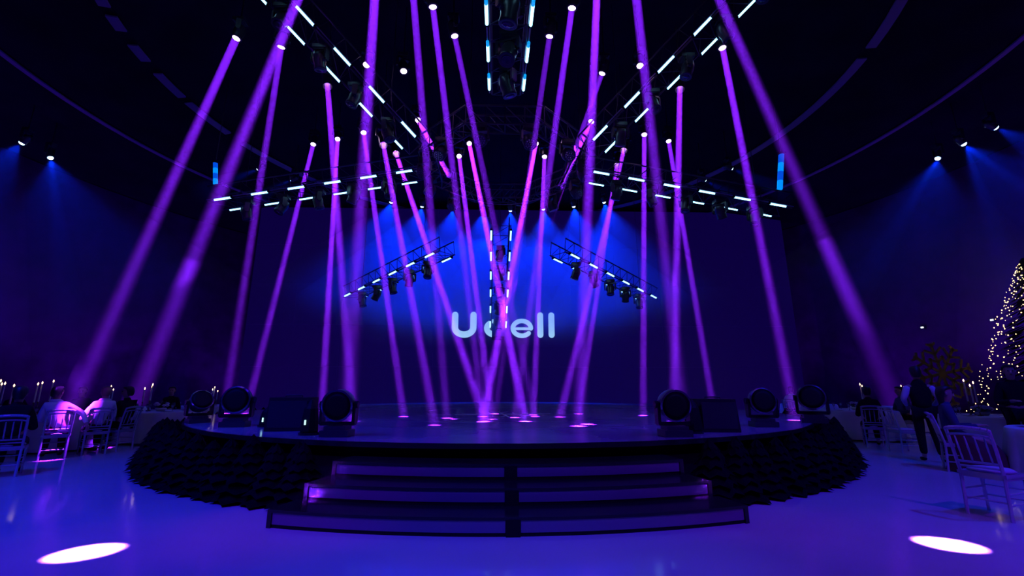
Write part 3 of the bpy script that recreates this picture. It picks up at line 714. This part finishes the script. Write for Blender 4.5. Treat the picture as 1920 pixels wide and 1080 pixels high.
def table(c, r, name, cands, seed, dress=True):
    root = thing('banquet_table', 'round banquet table ' + name, 'table', (c.x, c.y, 0), 0, 'round banquet tables')
    MB().lathe([(r - .02, .735), (r, .74), (r, .752), (.02, .753)], 32).build('tabletop', M_WAX, root)
    MB().lathe([(.28, 0), (.26, .03), (.05, .06), (.045, .73)], 12).build('pedestal', M_BLACK, root)
    tag(obj('tablecloth', cloth_mesh(r, seed), None, (c.x, c.y, .0)), 'long white cloth draped over the table ' + name, 'tablecloth', 'white tablecloths')
    for i, (px, py, off) in enumerate(cands):
        y = c.y + off; q = on_y(px, py, y)
        candle((q.x, q.y, .76), q.z, '%s lit candle from the left on the table %s' % (ORD[i], name), 'tall lit candles')
    if not dress: return
    rnd = random.Random(seed)
    cen = thing('flower_centrepiece', 'low pale flower arrangement on the table ' + name, 'flowers', (c.x, c.y, .76), 0, 'flower centrepieces')
    MB().lathe([(.09, 0), (.13, .05), (.12, .08)], 12).build('bowl', M_CHINA, cen, True)
    lf = MB(); fl = MB()
    for i in range(26):
        t = rnd.random() * 6.28; e = rnd.uniform(.2, 1.3); L = rnd.uniform(.12, .26); d = Vector((math.cos(t) * math.cos(e), math.sin(t) * math.cos(e), math.sin(e)))
        s = Vector((0, 0, .07)); k = len(lf.v); q = d.orthogonal().normalized() * .03
        lf.v += [s, s + d * L * .5 + q, s + d * L, s + d * L * .5 - q]; lf.f.append((k, k + 1, k + 2, k + 3))
    lf.build('leaves', M_LEAF, cen)
    for i in range(9):
        t = i * 2.4; e = .4 + .1 * (i % 5); p = Vector((math.cos(t) * math.cos(e), math.sin(t) * math.cos(e), math.sin(e))) * .17 + Vector((0, 0, .07))
        MB().lathe([(.01, -.03), (.045, 0), (.05, .02), (.02, .04)], 8, c=p).build('blossom', M_PETAL, cen, True)
    for i in range(6):
        t = 2 * math.pi * (i + .3) / 6; d = Vector((math.cos(t), math.sin(t), 0))
        tag(obj('dinner_plate', plate_m, None, c + d * r * .74 + Vector((0, 0, .76))), 'white dinner plate on the table ' + name, 'plate', 'plates on the table ' + name)
        g = Vector((-d.y, d.x, 0)); tag(obj('wine_glass', glass_m, None, c + d * r * .55 + g * .14 + Vector((0, 0, .76))), 'clear wine glass on the table ' + name, 'glass', 'wine glasses on the table ' + name)

V2 = lambda x, y: Vector((x, y, 0))
def flat(v): return Vector((v.x, v.y, 0))
tabA, tabB, tabC, tabD = V2(-10.45, 10.95), V2(-9.25, 12.55), V2(-10.3, 16.2), V2(-12.75, 10.3)
tabE, tabF, tabG, tabH = V2(9.95, 12.45), V2(9.0, 6.7), V2(11.7, 16.9), V2(12.6, 14.6)
table(tabA, .9, 'of the two white-shirted men', [(72, 718, -.1), (80, 716, .1), (101, 713, .1)], 1)
table(tabB, .9, 'left of the stage, lit blue', [(272, 727, 0), (285.5, 723.5, .1), (287, 719.5, -.1)], 2)
table(tabC, .9, 'far behind the left stage lights', [(399, 729, 0), (403, 725, .1), (408.5, 732, -.1)], 3, False)
table(tabD, .9, 'at the left picture edge', [(2, 712, 0), (4, 718, .2), (10, 717, -.2), (27, 721, .1)], 4)
table(V2(-12.2, 14.6), .9, 'behind the man in dark', [(209, 723, 0), (213, 729, .1)], 9, False)
table(tabE, .9, 'behind the right firs', [(1612, 719, 0), (1616, 722.5, .1), (1622, 726, -.1)], 5)
table(tabF, .95, 'behind the nearest clear chair', [], 6)
table(tabG, .9, 'by the far man in white', [(1501, 731, 0)], 7, False)
table(tabH, .9, 'far right beyond the waiter', [(1689, 722.5, 0), (1694, 725, .1)], 8, False)
table(V2(10.9, 10.0), .8, 'beside the gold snowflake', [(1806, 711.5, 0), (1818, 721, .1), (1824, 715.5, -.1)], 10)

ch1, ch2, ch3 = on_z(95, 860, 0), on_z(170, 851, 0), on_z(216, 845, 0)
f1, f2 = flat(tabA - ch1).normalized(), flat(tabA + V2(.35, .25) - ch2).normalized()
chair(ch1, f1, 'clear chair under the first man in white, glowing pink in a beam'); chair(ch2, f2, 'clear chair under the second man in white, its back toward the viewer')
chair(ch3, V2(-1, .15), 'clear chair in profile left of the firs, under the man in dark clothes')
chL = on_z(2, 893, 0); chair(chL, V2(-.6, .8), 'clear chair cut off by the left edge of the picture')
chE = on_z(1642, 838, 0); chM = on_z(1700, 848, 0); chR = on_z(1878, 968, 0); chP = on_z(1808, 884, 0)
chair(chE, flat(tabE - chE), 'dark-looking clear chair behind the right firs with a guest in it')
chair(chM, V2(1, -.1), 'empty clear chair in profile left of the waiter, lit blue')
chair(chR, V2(.95, .3), 'nearest clear chair at right, empty and edged with purple light')
chair(chP, flat(tabF - chP), 'clear chair under the guest in a wine-red dress')

# ---------------------------------------------------------------- guests: people
def skin_mesh(name, pts, edges, material, sub=2):
    me = bpy.data.meshes.new(name + '_cage'); keys = list(pts)
    me.from_pydata([pts[k][0] for k in keys], [(keys.index(a), keys.index(b)) for a, b in edges], [])
    o = bpy.data.objects.new(name + '_cage', me); COL.objects.link(o)
    o.modifiers.new('skin', 'SKIN'); o.modifiers['skin'].use_smooth_shade = True
    sv = me.skin_vertices[0].data
    for i, k in enumerate(keys):
        r = pts[k][1]; sv[i].radius = (r, r) if isinstance(r, (int, float)) else r
        sv[i].use_root = (i == 0)
    s = o.modifiers.new('sub', 'SUBSURF'); s.levels = sub; s.render_levels = sub
    dg = bpy.context.evaluated_depsgraph_get(); out = bpy.data.meshes.new_from_object(o.evaluated_get(dg))
    bpy.data.objects.remove(o); out.materials.clear(); out.materials.append(material); out.name = name
    for p in out.polygons: p.use_smooth = True
    return out
def V(*a): return Vector(a)
def person(p, face, label, sit=True, lean=0., turn=0., arms=None, top=M_SHIRTW, legs=M_DARKC, hair=M_HAIR, sleeves=None, skirt=None, longhair=False, z0=0., sub=2):
    root = thing('person', label, 'person', (p.x, p.y, z0), math.atan2(face.y, face.x) - math.pi / 2, 'people in the hall')
    if sit:
        hip = V(0, -.06, .56); knee = [V(s * .11, .36, .52) for s in (-1, 1)]; ank = [V(s * .12, .34, .09) for s in (-1, 1)]; toe = [V(s * .13, .50, .04) for s in (-1, 1)]
    else:
        hip = V(0, 0, .95); knee = [V(-.10, .03, .50), V(.11, -.02, .50)]; ank = [V(-.11, -.02, .09), V(.13, -.10, .09)]; toe = [V(-.13, .13, .04), V(.17, .06, .04)]
    waist = hip + V(lean * .35, .0, .18); chest = hip + V(lean * .8, -.01, .36); nb = hip + V(lean, .0, .53); neck = nb + V(0, .015, .06)
    sh = [chest + V(s * .155, 0, .11) for s in (-1, 1)]
    if arms is None: arms = [((-.25, .06, .16), (-.12, .32, .20)), ((.25, .06, .16), (.12, .32, .20))]
    el = [hip + V(*arms[i][0]) for i in (0, 1)]; wr = [hip + V(*arms[i][1]) for i in (0, 1)]
    hc = neck + V(0, .02, .13)
    pts = {'hip': (hip, (.145, .115)), 'waist': (waist, (.125, .095)), 'chest': (chest, (.125, .085)), 'nb': (nb, (.05, .045)), 'neck': (neck, (.052, .052)),
           'chin': (neck + V(0, .03, .055), (.062, .068)), 'face': (hc, (.078, .096)), 'brow': (hc + V(0, -.005, .06), (.076, .094)), 'crown': (hc + V(0, -.01, .105), (.045, .055))}
    E_ = [('hip', 'waist'), ('waist', 'chest'), ('chest', 'nb'), ('nb', 'neck'), ('neck', 'chin'), ('chin', 'face'), ('face', 'brow'), ('brow', 'crown')]
    for i in (0, 1):
        L = 'lr'[i]; s = (-1, 1)[i]
        pts.update({'s' + L: (sh[i], .050), 'e' + L: (el[i], .040), 'w' + L: (wr[i], .027), 'h' + L: (hip + V(s * .09, .02, -.03), .09), 'k' + L: (knee[i], .058), 'a' + L: (ank[i], .038), 't' + L: (toe[i], .032)})
        E_ += [('chest', 's' + L), ('s' + L, 'e' + L), ('e' + L, 'w' + L), ('hip', 'h' + L), ('h' + L, 'k' + L), ('k' + L, 'a' + L), ('a' + L, 't' + L)]
        d = (wr[i] - el[i]).normalized(); q = d.cross(V(0, 0, 1)); q = q.normalized() if q.length > .1 else V(1, 0, 0); dn = q.cross(d)
        if dn.z > 0: dn = -dn
        palm = wr[i] + d * .055; pts['p' + L] = (palm, (.030, .018)); E_.append(('w' + L, 'p' + L))
        for j, (lat, ln) in enumerate(((-1.5, .068), (-.5, .080), (.5, .076), (1.5, .060))):
            b = palm + d * .035 + q * lat * .016; m_ = b + d * ln * .5 + dn * .006; t_ = b + d * ln * .85 + dn * .026
            for nm_, c, r in ((f'f{L}{j}a', b, .0095), (f'f{L}{j}b', m_, .0085), (f'f{L}{j}c', t_, .007)): pts[nm_] = (c, r)
            E_ += [('p' + L, f'f{L}{j}a'), (f'f{L}{j}a', f'f{L}{j}b'), (f'f{L}{j}b', f'f{L}{j}c')]
        tb = palm + q * (.034 * -s) + d * -.005; tt = tb + d * .04 + q * (.02 * -s) + dn * .012
        pts['th' + L] = (tb, .011); pts['tt' + L] = (tt, .009); E_ += [('p' + L, 'th' + L), ('th' + L, 'tt' + L)]
    body = obj('body', skin_mesh('body', pts, E_, M_SKIN, sub), root)
    k = 1.16
    cp = {a: (pts[a][0], tuple(x * k for x in pts[a][1]) if isinstance(pts[a][1], tuple) else pts[a][1] * k + .006) for a in ('hip', 'waist', 'chest', 'nb', 'sl', 'el', 'wl', 'sr', 'er', 'wr')}
    cp['chest'] = (chest, (.172, .122)); cp['sl'] = (sh[0], .076); cp['sr'] = (sh[1], .076)
    cp['wl'] = (cp['wl'][0], .036); cp['wr'] = (cp['wr'][0], .036); cp['nb'] = (nb + V(0, 0, .01), (.080, .070)); cp['col'] = (neck + V(0, .0, .012), (.064, .064))
    ce = [('hip', 'waist'), ('waist', 'chest'), ('chest', 'nb'), ('nb', 'col'), ('chest', 'sl'), ('chest', 'sr')]; se = [('sl', 'el'), ('el', 'wl'), ('sr', 'er'), ('er', 'wr')]
    if sleeves is None:
        obj('shirt', skin_mesh('shirt', cp, ce + se, top, sub), root)
    else:
        obj('waistcoat', skin_mesh('waistcoat', {a: (cp[a][0], tuple(x * 1.06 for x in cp[a][1]) if isinstance(cp[a][1], tuple) else cp[a][1] * .9) for a in ('hip', 'waist', 'chest', 'nb', 'sl', 'sr', 'col')}, ce, top, sub), root)
        for L in 'lr':
            obj('sleeve', skin_mesh('sleeve', {a + L: cp[a + L] for a in 'sew'}, [('s' + L, 'e' + L), ('e' + L, 'w' + L)], sleeves, sub), root)
    if skirt is None:
        tp = {'hip': (hip + V(0, 0, -.01), (.165, .13)), 'hl': (pts['hl'][0], .105), 'kl': (pts['kl'][0], .076), 'al': (pts['al'][0] + V(0, 0, .03), .058), 'hr': (pts['hr'][0], .105), 'kr': (pts['kr'][0], .076), 'ar': (pts['ar'][0] + V(0, 0, .03), .058)}
        obj('trousers', skin_mesh('trousers', tp, [('hip', 'hl'), ('hl', 'kl'), ('kl', 'al'), ('hip', 'hr'), ('hr', 'kr'), ('kr', 'ar')], legs, sub), root)
    else:
        sk = MB(); n_ = 28
        for z, y, rx, ry in ((.68, -.06, .16, .13), (.56, .02, .22, .22), (.46, .14, .26, .32), (.25, .22, .30, .34), (.02, .22, .40, .42)):
            for i in range(n_):
                t = 2 * math.pi * i / n_; wv = 1 + .07 * math.sin(7 * t) * (z < .5); sk.v.append(V(rx * wv * math.cos(t), y + ry * wv * math.sin(t), z))
        for j in range(4):
            for i in range(n_): a = j * n_ + i; b = j * n_ + (i + 1) % n_; sk.f.append((a, b, b + n_, a + n_))
        sk.build('skirt', skirt, root, True)
    for i in (0, 1):
        sp = {'a': (ank[i] + V(0, -.02, -.03), .045), 'b': (toe[i] + V(0, -.06, .005), .042), 'c': (toe[i] + V(0, .03, 0), .032)}
        obj('shoe', skin_mesh('shoe', sp, [('a', 'b'), ('b', 'c')], M_BLACK, 1), root)
    # head details turn with the head
    rot = Matrix.Translation(hc) @ Matrix.Rotation(turn, 4, 'Z')
    hm = MB(); n_ = 18
    rings = [(.03, .135, -.012), (.07, .122, -.012), (.094, .09, -.016), (.101, .045, -.022), (.096, .0, -.034), (.082, -.05, -.045), (.06, -.085 if not longhair else -.2, -.05)]
    for r, z, y in rings:
        for i in range(n_):
            t = 2 * math.pi * i / n_; f = math.sin(t); ry = r * 1.13
            yy = y + ry * f
            if z < .06 and f > .1: yy = y + ry * .1 - .02 * f       # hairline opens over the face
            hm.v.append(rot @ V(r * .9 * math.cos(t), yy, z))
    for j in range(len(rings) - 1):
        for i in range(n_): a = j * n_ + i; b = j * n_ + (i + 1) % n_; hm.f.append((a, b, b + n_, a + n_))
    hm.f.append(tuple(range(n_)))
    hm.build('hair', hair, root, True)
    for s in (-1, 1):
        MB().lathe([(.004, -.012), (.012, 0), (.004, .012)], 8, m=rot @ Matrix.Translation((s * .031, .082, .012)) @ Matrix.Rotation(R(90), 4, 'X')).build('eye', mat('eye_dark', (.05, .04, .04), .2), root, True)
        MB().lathe([(.008, -.030), (.020, -.01), (.022, .012), (.010, .03)], 8, m=rot @ Matrix.Translation((s * .078, -.005, -.005)) @ Matrix.Scale(.55, 4, (1, 0, 0))).build('ear', M_SKIN, root, True)
    MB().lathe([(.018, -.03), (.015, -.015), (.006, .025)], 8, m=rot @ Matrix.Translation((0, .092, -.012))).build('nose', M_SKIN, root, True)
    MB().lathe([(.003, -.004), (.022, 0), (.003, .004)], 10, m=rot @ Matrix.Translation((0, .084, -.058)) @ Matrix.Rotation(R(90), 4, 'X') @ Matrix.Scale(.45, 4, (0, 1, 0))).build('mouth', mat('lips', (.3, .1, .1), .5), root, True)
    return root
person(ch1 , f1, 'seated man in a white shirt leaning left, arm over the next chair back', lean=-.10, turn=R(-35), arms=[((-.28, .10, .18), (-.16, .34, .22)), ((.33, -.06, .30), (.40, -.16, .10))])
person(ch2, f2, 'seated man in a white shirt with lighter hair, back to the viewer', lean=.05, turn=R(-12), hair=M_HAIRG, arms=[((-.26, .10, .16), (-.12, .34, .22)), ((.27, .10, .16), (.14, .34, .22))])
person(ch3 + V2(-.02, 0), V2(-1, .15), 'seated man in dark clothes facing left beside the second white shirt', top=M_DARKC, lean=.02, turn=R(25))
person(chL, V2(-.6, .8), 'seated guest in dark clothes cut off by the left edge', top=M_DARKC)
person(tabA + V2(-.6, 1.2), V2(.45, -1), 'guest in navy clothes facing the viewer across the table of the two men', top=M_NAVYC, hair=M_HAIR)
person(tabA + V2(-1.25, .3), V2(1, -.2), 'dark-dressed guest at the far left of the two men, facing right', top=M_DARKC, hair=M_HAIR)
person(tabB + V2(-.6, 1.15), V2(.4, -1), 'dark-dressed guest beyond the blue-lit table left of the stage', top=M_DARKC)
person(chE, flat(tabE - chE), 'dark-dressed guest seated with back turned behind the right firs', top=M_DARKC)
person(on_z(1750, 866, 0), V2(.55, .85), 'standing waiter in a black waistcoat with white sleeves', sit=False, top=M_DARKC, sleeves=M_SHIRTW, arms=[((-.27, -.04, .22), (-.20, .18, .08)), ((.27, -.04, .22), (.20, .18, .08))])
person(chP, flat(tabF - chP), 'seated woman in a wine-red long dress with bluish sleeves at right', top=M_NAVYC, skirt=M_REDC, longhair=True)
person(V2(9.25, 7.9), V2(-.6, -.8), 'standing man in a dark suit with white collar at the right edge', sit=False, top=M_DARKC)
person(V2(10.45, 16.0), V2(.7, .6), 'far seated man in a white shirt beyond the right end of the stage', lean=.06)
person(tabE + V2(1.2, -.1), V2(-1, .1), 'navy-dressed guest right of the table behind the right firs', top=M_NAVYC)
for p, fc, lb in ((V2(10.45, 16.0), V2(.7, .6), 'clear chair under the far man in white beyond the stage'), (tabA + V2(-.6, 1.2), V2(.45, -1), 'clear chair under the navy-dressed guest across from the two men'),
              (tabA + V2(-1.25, .3), V2(1, -.2), 'clear chair under the guest at the far left of the two men'), (tabB + V2(-.6, 1.15), V2(.4, -1), 'clear chair beyond the blue-lit table left of the stage'), (tabE + V2(1.2, -.1), V2(-1, .1), 'clear chair right of the table behind the right firs')):
    chair(p, fc, lb)
# collar of the suited man
# ---------------------------------------------------------------- decorations on the right
sf = thing('gold_snowflake', 'large dull gold cut-out snowflake standing behind the waiter', 'decoration', (12.2, 12.0, 0), 0)
SFC = V(0, 0, 1.75)
def bar2(mb, a, b, wd, th=.04):
    d = (b - a).normalized(); q = V(-d.z, 0, d.x) * wd / 2; y = V(0, th / 2, 0); k = len(mb.v)
    for p in (a, b):
        for s in (1, -1):
            for t in (1, -1): mb.v.append(p + q * s + y * t)
    mb.f += [(k, k + 1, k + 3, k + 2), (k + 4, k + 6, k + 7, k + 5), (k, k + 4, k + 5, k + 1), (k + 2, k + 3, k + 7, k + 6), (k, k + 2, k + 6, k + 4), (k + 1, k + 5, k + 7, k + 3)]
for i in range(8):
    t = i * math.pi / 4 + .2; d = V(math.cos(t), 0, math.sin(t)); q = V(-d.z, 0, d.x); mb = MB()
    bar2(mb, SFC, SFC + d * .86, .07)
    for f, L in ((.32, .22), (.55, .26), (.78, .13)):
        for s in (-1, 1): bar2(mb, SFC + d * f, SFC + d * (f + L * .6) + q * s * L, .06)
    mb.build('snowflake_arm', M_GOLD, sf)
MB().lathe([(.12, -.03), (.12, .03)], 12, m=Matrix.Translation(SFC) @ Matrix.Rotation(R(90), 4, 'X')).build('centre_disc', M_GOLD, sf)
MB().box((0, .05, .45), (.06, .05, .9)).box((0, .05, .02), (.6, .5, .04)).build('stand', M_BLACK, sf)

tree = thing('fairy_light_tree', 'tall cone tree wrapped in warm fairy lights at the right edge', 'tree', (14.15, 11.0, 0))
rnd = random.Random(3)
MB().tube((0, 0, 0), (0, 0, 4.6), .09, 8, .02).build('trunk', M_BARK, tree)
def tree_r(z): return max(.05, 2.0 * (1 - z / 4.9) ** .9)
needles = MB()
for i in range(900):
    z = rnd.uniform(.2, 4.7); t = rnd.random() * 6.28; r = tree_r(z); d = V(math.cos(t), math.sin(t), -.15)
    a = V(0, 0, z + .15) + d * r * .35; b = V(0, 0, z) + d * r * rnd.uniform(.8, .98); q = V(-d.y, d.x, 0) * .05; k = len(needles.v)
    needles.v += [a, (a + b) / 2 + q, b, (a + b) / 2 - q]; needles.f.append((k, k + 1, k + 2, k + 3))
needles.build('branches', M_FIR, tree)
bulbs = MB()
for i in range(620):
    f = i / 620; z = .35 + 4.3 * (1 - (1 - f) ** 1.0); t = i * 2.39996 + rnd.uniform(-.2, .2); r = tree_r(z) * rnd.uniform(.86, 1.02); p = V(math.cos(t) * r, math.sin(t) * r, z + rnd.uniform(-.06, .06)); s = rnd.uniform(.010, .021)
    k = len(bulbs.v); bulbs.v += [p + V(s, 0, 0), p + V(0, s, 0), p + V(-s, 0, 0), p + V(0, -s, 0), p + V(0, 0, s), p + V(0, 0, -s)]
    for j in range(4): bulbs.f += [(k + j, k + (j + 1) % 4, k + 4), (k + (j + 1) % 4, k + j, k + 5)]
tag(bulbs.build('fairy_bulbs', M_FAIRY, tree), kind='stuff')
# small white lamps on the far wall
def on_wall(px, py, rr=18.93):
    d = sight(px, py); o = EYE - CTR; a = d.x ** 2 + d.y ** 2; b = 2 * (o.x * d.x + o.y * d.y); c = o.x ** 2 + o.y ** 2 - rr * rr
    return EYE + d * ((-b + math.sqrt(b * b - 4 * a * c)) / (2 * a))
for px, py, lb in ((1730, 614, 'small white lamp on the far right wall, the left one of two'), (1861, 600, 'small white lamp on the far right wall near the lit tree'), (1404, 718, 'small white lamp low on the wall behind the right cabinet'), (1313, 727, 'tiny white lamp low on the wall just right of the LED wall')):
    p = on_wall(px, py); inw = flat(CTR - p).normalized()
    root = thing('wall_lamp', lb, 'lamp', p, math.atan2(inw.y, inw.x), 'small white lamps on the far wall')
    MB().box((0, 0, 0), (.06, .22, .14)).build('housing', M_BLACK, root)
    MB().box((.035, 0, 0), (.02, .10 if px > 1500 else .06, .06)).build('lit_face', M_WHITELED, root)
